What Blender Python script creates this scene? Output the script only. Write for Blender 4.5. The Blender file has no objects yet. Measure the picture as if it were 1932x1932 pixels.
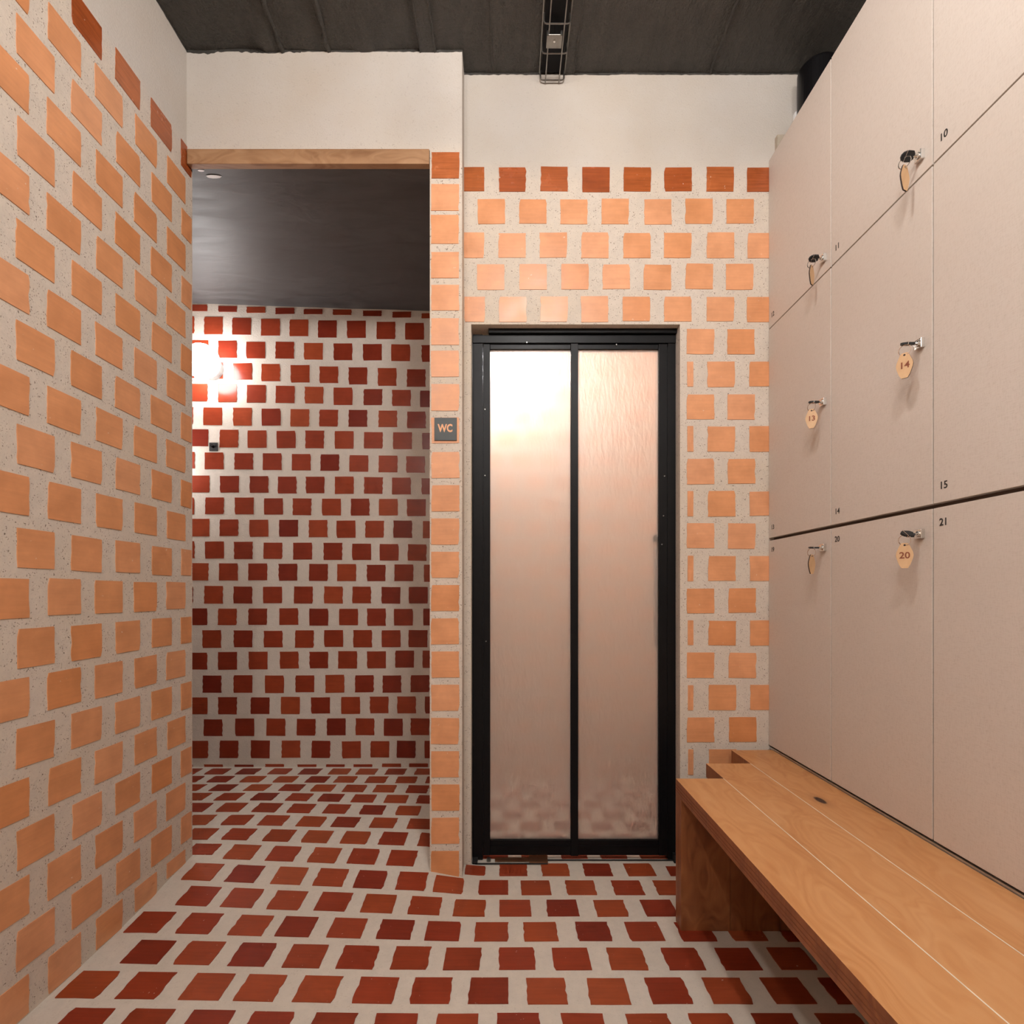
import bpy, bmesh, math, random
from mathutils import Vector, Matrix, noise
R = math.radians
rnd = random.Random(7)
S = bpy.context.scene
COL = S.collection

# ------------------------------------------------------------------ camera / world / exposure
F, CX, HY, IM = 1000.0, 957.0, 1118.0, 1932.0          # focal length, vanishing point and frame in pixels
cam_d = bpy.data.cameras.new('camera'); cam = bpy.data.objects.new('camera', cam_d); COL.objects.link(cam)
cam.location = (0, 0, 1.0); cam.rotation_euler = (R(90), 0, 0)
cam_d.sensor_width = 36.0; cam_d.lens = F / IM * 36.0
cam_d.shift_x = (IM / 2 - CX) / IM; cam_d.shift_y = (HY - IM / 2) / IM
cam_d.clip_start = 0.02
S.camera = cam
w = bpy.data.worlds.new('world'); S.world = w; w.use_nodes = True
w.node_tree.nodes['Background'].inputs[0].default_value = (0.02, 0.018, 0.016, 1)
w.node_tree.nodes['Background'].inputs[1].default_value = 1.0
S.view_settings.view_transform = 'Standard'; S.view_settings.look = 'None'
S.view_settings.exposure = 0.95; S.view_settings.gamma = 1.0; S.view_settings.use_curve_mapping = False
S.cycles.max_bounces = 6; S.cycles.diffuse_bounces = 4; S.cycles.glossy_bounces = 2
S.cycles.transmission_bounces = 5; S.cycles.use_adaptive_sampling = True; S.cycles.adaptive_threshold = 0.04; S.cycles.adaptive_min_samples = 12
S.cycles.sample_clamp_indirect = 8.0
S.cycles.caustics_reflective = False; S.cycles.caustics_refractive = True
LAMP_ROOM, LAMP_WC, LAMP_SHOWER = 118.0, 20.0, 66.0   # radiance of the globes
LAMP_COL = (1.0, 0.96, 0.925)

# ------------------------------------------------------------------ materials
def new_mat(name):
    m = bpy.data.materials.new(name); m.use_nodes = True
    nt = m.node_tree; b = nt.nodes['Principled BSDF']
    return m, nt, b
def N(nt, t, **kw):
    n = nt.nodes.new(t)
    for k, v in kw.items():
        if k.startswith('i_'):
            n.inputs[k[2:].replace('_', ' ')].default_value = v
        else: setattr(n, k, v)
    return n
def ramp(nt, fac, stops, mode='LINEAR'):
    r = nt.nodes.new('ShaderNodeValToRGB'); r.color_ramp.interpolation = mode
    e = r.color_ramp.elements
    while len(e) < len(stops): e.new(0.5)
    for el, (p, c) in zip(e, stops):
        el.position = p; el.color = (*c, 1) if len(c) == 3 else c
    nt.links.new(fac, r.inputs[0]); return r.outputs[0]
def mixc(nt, fac, a, b, mode='MIX'):
    m = nt.nodes.new('ShaderNodeMix'); m.data_type = 'RGBA'; m.blend_type = mode
    for sock, v in ((m.inputs[0], fac), (m.inputs[6], a), (m.inputs[7], b)):
        if isinstance(v, bpy.types.NodeSocket): nt.links.new(v, sock)
        else: sock.default_value = v if not isinstance(v, tuple) else (*v, 1)
    return m.outputs[2]
def coords(nt, scale=(1, 1, 1), kind='Object', offs=False):
    tc = nt.nodes.new('ShaderNodeTexCoord'); mp = nt.nodes.new('ShaderNodeMapping')
    mp.inputs['Scale'].default_value = scale
    src = tc.outputs[kind]
    if offs:
        oi = nt.nodes.new('ShaderNodeObjectInfo')
        mu = nt.nodes.new('ShaderNodeVectorMath'); mu.operation = 'MULTIPLY_ADD'
        cb = nt.nodes.new('ShaderNodeCombineXYZ')
        for i in range(3): nt.links.new(oi.outputs['Random'], cb.inputs[i])
        nt.links.new(cb.outputs[0], mu.inputs[0]); mu.inputs[1].default_value = (31.7, 17.3, 23.9)
        nt.links.new(src, mu.inputs[2]); src = mu.outputs[0]
    nt.links.new(src, mp.inputs[0]); return mp.outputs[0]
def noise_tex(nt, vec, scale, detail=2, rough=0.55, dist=0.0):
    n = nt.nodes.new('ShaderNodeTexNoise'); nt.links.new(vec, n.inputs['Vector'])
    n.inputs['Scale'].default_value = scale; n.inputs['Detail'].default_value = detail
    n.inputs['Roughness'].default_value = rough; n.inputs['Distortion'].default_value = dist
    return n.outputs['Fac']
def bump(nt, b, h, strength, dist=0.01):
    bp = nt.nodes.new('ShaderNodeBump'); bp.inputs['Strength'].default_value = strength
    bp.inputs['Distance'].default_value = dist
    nt.links.new(h, bp.inputs['Height']); nt.links.new(bp.outputs[0], b.inputs['Normal'])
def plain(name, col, rough=0.5, metal=0.0, spec=0.5, var=0.12, nscale=40):
    m, nt, b = new_mat(name)
    v = coords(nt); n = noise_tex(nt, v, nscale)
    c0 = tuple(c * (1 - var) for c in col); c1 = tuple(min(1, c * (1 + var)) for c in col)
    nt.links.new(ramp(nt, n, [(0.3, c0), (0.7, c1)]), b.inputs['Base Color'])
    b.inputs['Roughness'].default_value = rough; b.inputs['Metallic'].default_value = metal
    b.inputs['Specular IOR Level'].default_value = spec
    return m

def mortar_mat(name, base, stain, speck, smooth_above=None, pits=1.0, bumpy=0.35):
    m, nt, b = new_mat(name)
    v = coords(nt)
    big = noise_tex(nt, v, 2.3, 5, 0.6)
    col = mixc(nt, ramp(nt, big, [(0.38, (0, 0, 0)), (0.75, (1, 1, 1))]), base, stain)
    mid = noise_tex(nt, v, 38, 5, 0.65)
    dk = tuple(c * 0.84 for c in base)
    col = mixc(nt, ramp(nt, mid, [(0.35, (0.55,) * 3), (0.62, (0,) * 3)]), col, dk)
    sp = noise_tex(nt, v, 240, 2, 0.5)
    sp2 = noise_tex(nt, v, 60, 2, 0.5)
    mask = ramp(nt, sp, [(0.34, (1,) * 3), (0.40, (0,) * 3)])
    mask2 = ramp(nt, sp2, [(0.40, (0,) * 3), (0.56, (1,) * 3)])
    mm = N(nt, 'ShaderNodeMath', operation='MULTIPLY'); nt.links.new(mask, mm.inputs[0]); nt.links.new(mask2, mm.inputs[1])
    fac = mm.outputs[0]
    if smooth_above is not None:
        tc = nt.nodes.new('ShaderNodeTexCoord'); sx = nt.nodes.new('ShaderNodeSeparateXYZ')
        nt.links.new(tc.outputs['Object'], sx.inputs[0])
        mr = N(nt, 'ShaderNodeMapRange'); nt.links.new(sx.outputs[2], mr.inputs[0])
        mr.inputs[1].default_value = smooth_above - 0.06; mr.inputs[2].default_value = smooth_above + 0.06
        mr.inputs[3].default_value = pits; mr.inputs[4].default_value = 0.18
        m2 = N(nt, 'ShaderNodeMath', operation='MULTIPLY'); nt.links.new(fac, m2.inputs[0]); nt.links.new(mr.outputs[0], m2.inputs[1])
        fac = m2.outputs[0]
        pm = N(nt, 'ShaderNodeMapRange'); nt.links.new(sx.outputs[2], pm.inputs[0])
        pm.inputs[1].default_value = smooth_above - 0.02; pm.inputs[2].default_value = smooth_above + 0.06
        pl = mixc(nt, ramp(nt, big, [(0.42, (0, 0, 0)), (0.72, (0.8,) * 3)]), (0.53, 0.488, 0.447), (0.49, 0.425, 0.355))
        col = mixc(nt, pm.outputs[0], col, pl)
    else:
        m2 = N(nt, 'ShaderNodeMath', operation='MULTIPLY'); nt.links.new(fac, m2.inputs[0]); m2.inputs[1].default_value = pits
        fac = m2.outputs[0]
    col = mixc(nt, fac, col, speck)
    nt.links.new(col, b.inputs['Base Color'])
    b.inputs['Roughness'].default_value = 0.85; b.inputs['Specular IOR Level'].default_value = 0.25
    ad = N(nt, 'ShaderNodeMath', operation='MULTIPLY_ADD'); nt.links.new(mid, ad.inputs[0]); ad.inputs[1].default_value = 0.5
    nt.links.new(noise_tex(nt, v, 150, 3), ad.inputs[2])
    bump(nt, b, ad.outputs[0], bumpy, 0.004)
    return m

def tile_mat(name, cols, rough, streak=0.16, speck=True, spec=0.5, coat=0.0):
    m, nt, b = new_mat(name)
    oi = nt.nodes.new('ShaderNodeObjectInfo')
    n = len(cols)
    col = ramp(nt, oi.outputs['Random'], [(i / (n - 1) if n > 1 else 0, c) for i, c in enumerate(cols)])
    v = coords(nt, (4, 60, 4), offs=True)                        # firing streaks along the tile
    st = noise_tex(nt, v, 2.0, 4, 0.6)
    g = ramp(nt, st, [(0.3, (1 - streak,) * 3), (0.7, (1 + streak * 0.4,) * 3)])
    col = mixc(nt, 1.0, col, g, 'MULTIPLY')
    v2 = coords(nt, offs=True)
    bl = noise_tex(nt, v2, 14, 3, 0.6)
    col = mixc(nt, 1.0, col, ramp(nt, bl, [(0.3, (0.86, 0.84, 0.82)), (0.7, (1.06, 1.06, 1.06))]), 'MULTIPLY')
    if speck:
        sp = noise_tex(nt, v2, 95, 2, 0.5)
        col = mixc(nt, ramp(nt, sp, [(0.74, (0,) * 3), (0.80, (0.7,) * 3)]), col, (0.72, 0.6, 0.5))
    nt.links.new(col, b.inputs['Base Color'])
    r = ramp(nt, bl, [(0.3, (rough * 0.85,) * 3), (0.7, (rough * 1.2,) * 3)])
    nt.links.new(r, b.inputs['Roughness'])
    b.inputs['Specular IOR Level'].default_value = spec
    b.inputs['Coat Weight'].default_value = coat; b.inputs['Coat Roughness'].default_value = 0.25
    bump(nt, b, st, 0.12, 0.002)
    return m

def wood_mat(name, light, mid, dark, axis=1, rough=0.42, knots=(), fine=1.0):
    m, nt, b = new_mat(name)
    sc = [26.0, 26.0, 26.0]; sc[axis] = 2.2
    v = coords(nt, tuple(sc))
    warp = noise_tex(nt, coords(nt, tuple(3.0 if i != axis else 1.2 for i in range(3))), 1.6, 3, 0.5)
    va = nt.nodes.new('ShaderNodeVectorMath'); va.operation = 'MULTIPLY_ADD'
    cb = nt.nodes.new('ShaderNodeCombineXYZ')
    for i in range(3): nt.links.new(warp, cb.inputs[i])
    nt.links.new(cb.outputs[0], va.inputs[0]); va.inputs[1].default_value = (9, 9, 9); nt.links.new(v, va.inputs[2])
    g1 = noise_tex(nt, va.outputs[0], 0.8, 6, 0.62, 0.6)
    wv = N(nt, 'ShaderNodeTexWave', wave_type='RINGS', rings_direction='XYZ'[axis] if False else 'SPHERICAL')
    nt.links.new(va.outputs[0], wv.inputs['Vector']); wv.inputs['Scale'].default_value = 0.55
    wv.inputs['Distortion'].default_value = 5.0; wv.inputs['Detail'].default_value = 3.0
    col = ramp(nt, g1, [(0.28, dark), (0.5, mid), (0.72, light)])
    col = mixc(nt, 0.22 * fine, col, ramp(nt, wv.outputs['Fac'], [(0.0, dark), (0.5, mid), (1.0, light)]))
    for (kx, ky, kz, rx, ry) in knots:
        tc = nt.nodes.new('ShaderNodeTexCoord'); mp = nt.nodes.new('ShaderNodeMapping')
        mp.vector_type = 'POINT'
        mp.inputs['Location'].default_value = (-kx / rx, -ky / ry, -kz / 0.05)
        mp.inputs['Scale'].default_value = (1 / rx, 1 / ry, 1 / 0.05)
        nt.links.new(tc.outputs['Object'], mp.inputs[0])
        wn = nt.nodes.new('ShaderNodeVectorMath'); wn.operation = 'LENGTH'; nt.links.new(mp.outputs[0], wn.inputs[0])
        dn = N(nt, 'ShaderNodeMath', operation='MULTIPLY_ADD'); nt.links.new(warp, dn.inputs[0]); dn.inputs[1].default_value = 0.8
        nt.links.new(wn.outputs['Value'], dn.inputs[2])
        halo = ramp(nt, dn.outputs[0], [(0.5, (1,) * 3), (1.0, (0,) * 3)])
        h2 = N(nt, 'ShaderNodeMapRange'); nt.links.new(dn.outputs[0], h2.inputs[0])
        h2.inputs[1].default_value = 1.0; h2.inputs[2].default_value = 2.6; h2.inputs[3].default_value = 0.55; h2.inputs[4].default_value = 0.0
        col = mixc(nt, h2.outputs[0], col, tuple(c * 0.6 for c in dark))
        h3 = N(nt, 'ShaderNodeMapRange'); nt.links.new(dn.outputs[0], h3.inputs[0])
        h3.inputs[1].default_value = 1.05; h3.inputs[2].default_value = 1.35; h3.inputs[3].default_value = 1.0; h3.inputs[4].default_value = 0.0
        col = mixc(nt, h3.outputs[0], col, (0.035, 0.012, 0.008))
    nt.links.new(col, b.inputs['Base Color'])
    b.inputs['Roughness'].default_value = rough
    bump(nt, b, g1, 0.06, 0.002)
    return m

M = {}
M['mortar'] = mortar_mat('mortar', (0.60, 0.525, 0.455), (0.565, 0.48, 0.385), (0.16, 0.12, 0.09), smooth_above=2.52)
M['mortar_wc'] = mortar_mat('mortar_wc', (0.60, 0.535, 0.475), (0.52, 0.44, 0.37), (0.26, 0.2, 0.16), pits=0.35, bumpy=0.55)
M['screed'] = mortar_mat('screed', (0.60, 0.54, 0.47), (0.54, 0.475, 0.40), (0.3, 0.24, 0.18), pits=0.3, bumpy=0.08)
def shower_mat():
    m, nt, b = new_mat('peach_tiled_wall')
    br = N(nt, 'ShaderNodeTexBrick', offset=0.5); nt.links.new(coords(nt, (1, 1, 1)), br.inputs['Vector'])
    mp = br.inputs['Vector'].links[0].from_node; mp.inputs['Rotation'].default_value = (R(90), 0, 0)
    for k, v in (('Color1', (0.66, 0.33, 0.18, 1)), ('Color2', (0.68, 0.38, 0.23, 1)), ('Mortar', (0.64, 0.56, 0.48, 1)), ('Scale', 1.0), ('Mortar Size', 0.02), ('Brick Width', 0.15), ('Row Height', 0.117)):
        br.inputs[k].default_value = v
    nt.links.new(br.outputs['Color'], b.inputs['Base Color']); b.inputs['Roughness'].default_value = 0.5
    return m
M['shower'] = shower_mat()
M['peach'] = tile_mat('tile_peach', [(0.67, 0.305, 0.142), (0.64, 0.275, 0.118), (0.69, 0.325, 0.162), (0.62, 0.25, 0.095), (0.68, 0.32, 0.162), (0.65, 0.285, 0.122)], 0.38, streak=0.06)
M['brown'] = tile_mat('tile_brown', [(0.42, 0.115, 0.028), (0.30, 0.06, 0.016), (0.45, 0.13, 0.04), (0.36, 0.08, 0.02)], 0.24, streak=0.25)
M['red'] = tile_mat('tile_red', [(0.26, 0.039, 0.015), (0.21, 0.027, 0.012), (0.29, 0.047, 0.017), (0.165, 0.019, 0.010), (0.24, 0.034, 0.013), (0.31, 0.058, 0.021)], 0.20, streak=0.08, speck=False, spec=0.28)
M['redfloor'] = tile_mat('tile_red_floor', [(0.29, 0.044, 0.015), (0.24, 0.030, 0.012), (0.33, 0.065, 0.020), (0.19, 0.022, 0.010), (0.28, 0.042, 0.016), (0.34, 0.075, 0.025)], 0.42, streak=0.12, spec=0.22)
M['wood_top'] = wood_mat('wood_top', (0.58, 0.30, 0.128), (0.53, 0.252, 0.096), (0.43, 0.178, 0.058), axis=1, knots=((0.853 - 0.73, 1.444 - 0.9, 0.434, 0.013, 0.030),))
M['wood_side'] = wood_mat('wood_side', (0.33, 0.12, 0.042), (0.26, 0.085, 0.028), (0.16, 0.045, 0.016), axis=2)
M['wood_beam'] = wood_mat('wood_beam', (0.42, 0.25, 0.135), (0.34, 0.185, 0.09), (0.22, 0.105, 0.045), axis=0, rough=0.6)
M['wood_tag'] = wood_mat('wood_tag', (0.62, 0.40, 0.22), (0.55, 0.34, 0.18), (0.46, 0.27, 0.13), axis=2, rough=0.5, fine=0.6)
M['ply'] = plain('ply_line', (0.17, 0.05, 0.018), 0.6)
M['tag_edge'] = plain('tag_edge', (0.03, 0.016, 0.012), 0.7)
M['burnt'] = plain('burnt_print', (0.20, 0.05, 0.018), 0.7)
M['print'] = plain('number_print', (0.02, 0.017, 0.015), 0.6)
M['white_seam'] = plain('white_seam', (0.70, 0.62, 0.52), 0.5)
M['black_metal'] = plain('black_metal', (0.005, 0.0045, 0.005), 0.38, spec=0.16)
M['black_matte'] = plain('black_matte', (0.012, 0.012, 0.013), 0.55)
M['chrome'] = plain('chrome', (0.78, 0.76, 0.73), 0.14, metal=1.0, var=0.03)
M['steel'] = plain('steel_wire', (0.30, 0.29, 0.27), 0.38, metal=1.0, var=0.15)
M['bronze'] = plain('bronze_plate', (0.45, 0.22, 0.12), 0.3, metal=0.9)
M['alu'] = plain('aluminium_strip', (0.5, 0.48, 0.45), 0.4, metal=0.8)
M['white_plastic'] = plain('white_plastic', (0.75, 0.75, 0.76), 0.4, var=0.02)
M['gray_base'] = plain('gray_lamp_base', (0.30, 0.30, 0.30), 0.45)
M['dark_gap'] = plain('locker_carcass', (0.13, 0.08, 0.055), 0.7)
M['sign_black'] = plain('sign_black', (0.022, 0.026, 0.024), 0.4)
M['sign_orange'] = plain('sign_orange', (0.72, 0.36, 0.18), 0.5, var=0.04)
M['beige_panel'] = plain('beige_panel', (0.42, 0.35, 0.27), 0.6)

def linen_mat():
    m, nt, b = new_mat('linen_laminate')
    a = noise_tex(nt, coords(nt, (1, 30, 420)), 3.0, 3, 0.6)
    c = noise_tex(nt, coords(nt, (1, 420, 30)), 3.0, 3, 0.6)
    ad = N(nt, 'ShaderNodeMath', operation='ADD'); nt.links.new(a, ad.inputs[0]); nt.links.new(c, ad.inputs[1])
    col = ramp(nt, ad.outputs[0], [(0.0, (0.5, 0.43, 0.375)), (0.75, (0.5, 0.43, 0.375)), (1.0, (0.60, 0.535, 0.48))])
    big = noise_tex(nt, coords(nt), 1.4, 3)
    col = mixc(nt, ramp(nt, big, [(0.35, (0,) * 3), (0.7, (0.5,) * 3)]), col, (0.55, 0.475, 0.415))
    nt.links.new(col, b.inputs['Base Color']); b.inputs['Roughness'].default_value = 0.5
    b.inputs['Specular IOR Level'].default_value = 0.35
    bump(nt, b, ad.outputs[0], 0.02, 0.001)
    return m
M['linen'] = linen_mat()

def ceiling_mat():
    m, nt, b = new_mat('black_ceiling')
    v = coords(nt)
    n1 = noise_tex(nt, coords(nt, (1, 0.25, 1)), 30, 6, 0.65); n2 = noise_tex(nt, v, 120, 4, 0.6)
    nt.links.new(ramp(nt, n1, [(0.3, (0.033, 0.030, 0.026)), (0.7, (0.055, 0.050, 0.043))]), b.inputs['Base Color'])
    b.inputs['Roughness'].default_value = 0.45
    ad = N(nt, 'ShaderNodeMath', operation='MULTIPLY_ADD'); nt.links.new(n2, ad.inputs[0]); ad.inputs[1].default_value = 0.5
    nt.links.new(n1, ad.inputs[2]); bump(nt, b, ad.outputs[0], 0.8, 0.012)
    return m
M['ceiling'] = ceiling_mat()
def wc_ceiling_mat():
    m, nt, b = new_mat('dark_wc_ceiling')
    n1 = noise_tex(nt, coords(nt, (1.0, 4.0, 1)), 3.0, 6, 0.6, 1.2)
    nt.links.new(ramp(nt, n1, [(0.3, (0.052, 0.048, 0.047)), (0.7, (0.085, 0.080, 0.080))]), b.inputs['Base Color'])
    nt.links.new(ramp(nt, n1, [(0.3, (0.5,) * 3), (0.7, (0.62,) * 3)]), b.inputs['Roughness'])
    bump(nt, b, n1, 0.16, 0.01)
    return m
M['wc_ceiling'] = wc_ceiling_mat()

def emit_mat(name, strength, col=LAMP_COL):
    m, nt, b = new_mat(name)
    b.inputs['Base Color'].default_value = (0.9, 0.9, 0.9, 1)
    b.inputs['Emission Color'].default_value = (*col, 1); b.inputs['Emission Strength'].default_value = strength
    return m
M['globe_room'] = emit_mat('globe_glass_room', LAMP_ROOM)
M['globe_wc'] = emit_mat('globe_glass_wc', LAMP_WC, (1.0, 0.98, 0.97))
M['globe_wc_fill'] = emit_mat('globe_glass_wc_fill', LAMP_WC * 0.7, (1.0, 0.98, 0.97))  # weaker glow for the added washroom fill lamp
M['globe_shower'] = emit_mat('globe_glass_shower', LAMP_SHOWER, (1.0, 0.97, 0.95))

def pane_mat():
    m, nt, b = new_mat('frosted_pane')
    out = nt.nodes['Material Output']
    v = coords(nt, (1, 1, 0.3)); h = noise_tex(nt, v, 75, 3, 0.5, 0.4)
    bp = nt.nodes.new('ShaderNodeBump'); bp.inputs['Strength'].default_value = 0.35; bp.inputs['Distance'].default_value = 0.004
    nt.links.new(h, bp.inputs['Height'])
    tr = nt.nodes.new('ShaderNodeBsdfTranslucent'); tr.inputs[0].default_value = (0.95, 0.87, 0.80, 1)
    rf = nt.nodes.new('ShaderNodeBsdfRefraction'); rf.inputs[0].default_value = (0.98, 0.962, 0.95, 1)
    rf.inputs['Roughness'].default_value = 0.35; rf.inputs['IOR'].default_value = 1.12
    gl = nt.nodes.new('ShaderNodeBsdfGlossy'); gl.inputs['Roughness'].default_value = 0.3
    df = nt.nodes.new('ShaderNodeBsdfDiffuse'); df.inputs[0].default_value = (0.8, 0.7, 0.62, 1)
    for s in (tr, rf, gl): nt.links.new(bp.outputs[0], s.inputs['Normal'])
    m1 = nt.nodes.new('ShaderNodeMixShader'); m1.inputs[0].default_value = 0.72
    nt.links.new(tr.outputs[0], m1.inputs[1]); nt.links.new(rf.outputs[0], m1.inputs[2])
    m3 = nt.nodes.new('ShaderNodeMixShader'); m3.inputs[0].default_value = 0.12
    nt.links.new(m1.outputs[0], m3.inputs[1]); nt.links.new(df.outputs[0], m3.inputs[2])
    m2 = nt.nodes.new('ShaderNodeMixShader'); m2.inputs[0].default_value = 0.06
    nt.links.new(m3.outputs[0], m2.inputs[1]); nt.links.new(gl.outputs[0], m2.inputs[2])
    nt.links.new(m2.outputs[0], out.inputs[0])
    return m
M['pane'] = pane_mat()

# ------------------------------------------------------------------ mesh helpers
ORG = {}
def link(o, parent=None):
    COL.objects.link(o)
    if parent is not None: o.parent = parent
    return o
def empty(name, loc, label=None, cat=None, group=None, kind=None):
    o = bpy.data.objects.new(name, None); COL.objects.link(o); o.location = loc; o.empty_display_size = 0.05
    ORG[o] = Vector(loc); tag(o, label, cat, group, kind); return o
def tag(o, label=None, cat=None, group=None, kind=None):
    if label: o['label'] = label
    if cat: o['category'] = cat
    if group: o['group'] = group
    if kind: o['kind'] = kind
    return o
def obj(name, bm, mat, parent=None, smooth=False, normals=True):
    """bmesh in world coordinates -> one mesh object (origin = its thing's origin)"""
    if normals: bmesh.ops.recalc_face_normals(bm, faces=bm.faces)
    org = ORG.get(parent, Vector((0, 0, 0))) if parent is not None else Vector((0, 0, 0))
    if org.length: bmesh.ops.translate(bm, verts=bm.verts, vec=-org)
    me = bpy.data.meshes.new(name); bm.to_mesh(me); bm.free()
    if isinstance(mat, (list, tuple)):
        for x in mat: me.materials.append(x)
    else: me.materials.append(mat)
    if smooth:
        for p in me.polygons: p.use_smooth = True
    o = bpy.data.objects.new(name, me); link(o, parent); ORG[o] = org
    return o
def box(bm, x0, x1, y0, y1, z0, z1, bev=0.0, mi=0):
    vs = [bm.verts.new((x, y, z)) for x in (x0, x1) for y in (y0, y1) for z in (z0, z1)]
    fs = [bm.faces.new([vs[i] for i in f]) for f in ((0, 1, 3, 2), (4, 6, 7, 5), (0, 4, 5, 1), (2, 3, 7, 6), (0, 2, 6, 4), (1, 5, 7, 3))]
    for f in fs: f.material_index = mi
    if bev:
        es = list({e for f in fs for e in f.edges})
        bmesh.ops.bevel(bm, geom=es, offset=bev, segments=2, affect='EDGES', profile=0.5)
    return fs
def B(*boxes, bev=0.0):
    bm = bmesh.new()
    for b_ in boxes: box(bm, *b_, bev=bev)
    return bm
def tube(bm, pts, r, n=8, cap=True):
    pts = [Vector(p) for p in pts]; rings = []
    for i, p in enumerate(pts):
        d = (pts[min(i + 1, len(pts) - 1)] - pts[max(i - 1, 0)]).normalized()
        a = d.orthogonal().normalized() if not rings else (prev_a - d * prev_a.dot(d)).normalized()
        prev_a = a; c = d.cross(a)
        rr = r[i] if isinstance(r, (list, tuple)) else r
        rings.append([bm.verts.new(p + (a * math.cos(t) + c * math.sin(t)) * rr) for t in (2 * math.pi * k / n for k in range(n))])
    for q, s in zip(rings, rings[1:]):
        for k in range(n): bm.faces.new((q[k], q[(k + 1) % n], s[(k + 1) % n], s[k]))
    if cap:
        bm.faces.new(rings[0][::-1]); bm.faces.new(rings[-1])
def cyl(bm, p0, p1, r, n=24): tube(bm, [p0, p1], r, n)
def sphere(bm, c, r, sub=3, scale=(1, 1, 1)):
    g = bmesh.ops.create_icosphere(bm, subdivisions=sub, radius=r)
    for v in g['verts']: v.co = Vector((v.co.x * scale[0], v.co.y * scale[1], v.co.z * scale[2])) + Vector(c)
def torus(bm, c, R_, r, axis_u, axis_v, n=20, k=6):
    c = Vector(c); u = Vector(axis_u).normalized(); v = Vector(axis_v).normalized(); w_ = u.cross(v)
    rings = []
    for i in range(n):
        t = 2 * math.pi * i / n; d = u * math.cos(t) + v * math.sin(t)
        rings.append([bm.verts.new(c + d * (R_ + r * math.cos(s)) + w_ * (r * math.sin(s))) for s in (2 * math.pi * j / k for j in range(k))])
    for i in range(n):
        a, b_ = rings[i], rings[(i + 1) % n]
        for j in range(k): bm.faces.new((a[j], a[(j + 1) % k], b_[(j + 1) % k], b_[j]))
def text_mesh(name, body, size, mat, parent, mtx, depth=0.0004, bold=0.0):
    cu = bpy.data.curves.new(name, 'FONT'); cu.body = body; cu.size = size
    cu.align_x = 'CENTER'; cu.align_y = 'CENTER'; cu.extrude = depth; cu.offset = bold; cu.resolution_u = 3
    t = bpy.data.objects.new(name, cu); COL.objects.link(t)
    dg = bpy.context.evaluated_depsgraph_get(); me = bpy.data.meshes.new_from_object(t.evaluated_get(dg))
    bpy.data.objects.remove(t); bpy.data.curves.remove(cu)
    org = ORG.get(parent, Vector((0, 0, 0)))
    me.transform(Matrix.Translation(-org) @ mtx); me.materials.clear(); me.materials.append(mat)
    me.name = name
    o = bpy.data.objects.new(name, me); link(o, parent); ORG[o] = org
    return o

# pixel -> world helpers used to place things at their own depth
def PX(px, Y): return (px - CX) * Y / F
def PZ(py, Y): return 1.0 + (HY - py) * Y / F

# ------------------------------------------------------------------ floor height (the washroom floor is ramped up)
LT = [(0.6, 0), (1.17, .012), (1.29, .015), (1.40, .019), (1.52, .025), (1.64, .035), (1.75, .050), (1.87, .064), (1.985, .075), (2.1, .078), (2.22, .082), (2.33, .085), (2.45, .083), (2.57, .080), (2.9, .079)]
RT = [(1.4, 0), (1.52, .004), (1.64, .005), (1.75, .013), (1.87, .0325), (1.985, .049), (2.1, .061), (2.22, .064), (2.33, .069), (2.45, .071), (2.57, .077), (2.9, .079)]
def lerp_t(t, y):
    if y <= t[0][0]: return t[0][1]
    for (a, u), (b_, v) in zip(t, t[1:]):
        if y <= b_: return u + (v - u) * (y - a) / (b_ - a)
    return t[-1][1]
def fh(x, y):
    if x > -0.13: return 0.0
    l, r = lerp_t(LT, y), lerp_t(RT, y)
    if x > -0.28: return r * (-0.13 - x) / 0.15
    if x < -1.05: return l
    return r + (l - r) * (-0.28 - x) / 0.77

# ------------------------------------------------------------------ large structure
ZC = 2.895                                   # ceiling height
XL, XLOCK, YD, YP, YW = -1.12, 0.9535, 1.934, 1.852, 2.80
bm = bmesh.new()
xs = [-2.0 + 0.05 * i for i in range(0, 77)]; ys = [-2.25 + 0.05 * i for i in range(0, 103)]
gv = [[bm.verts.new((x, y, fh(x, y))) for x in xs] for y in ys]
for j in range(len(ys) - 1):
    for i in range(len(xs) - 1):
        bm.faces.new((gv[j][i], gv[j][i + 1], gv[j + 1][i + 1], gv[j + 1][i]))
floor = tag(obj('floor', bm, M['screed'], smooth=True), 'pale screed floor inlaid with staggered dark red tiles', kind='structure')

def struct(name, bm, mat, label):
    return tag(obj(name, bm, mat), label, kind='structure')
wall_left = struct('wall_left', B((-1.30, XL, -2.25, 1.885, -0.03, 2.95)), M['mortar'], 'mortar wall on the left with staggered peach square tiles')
wall_header = struct('wall_header', B((XL - 0.02, -0.1574, YP, 1.96, 2.545, 2.95)), M['mortar'], 'plain plaster band above the washroom opening')
wall_pillar = struct('wall_pillar', B((-0.2704, -0.1574, YP, 2.90, -0.03, 2.545)), M['mortar'], 'narrow mortar pillar between opening and door with one column of tiles')
wall_door = struct('wall_door', B((-0.1574, -0.1315, YD, 2.06, -0.03, 1.9786), (-0.1574, 1.45, YD, 2.06, 1.9786, 2.95), (0.6305, 1.45, YD, 2.06, -0.03, 1.9786)), M['mortar'], 'mortar and plaster wall around the black bifold door')
wall_wc_back = struct('wall_wc_back', B((-2.05, -0.1574, YW, 2.92, -0.03, 2.62)), M['mortar_wc'], 'mortar back wall of the washroom covered in dark red tiles')
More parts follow.
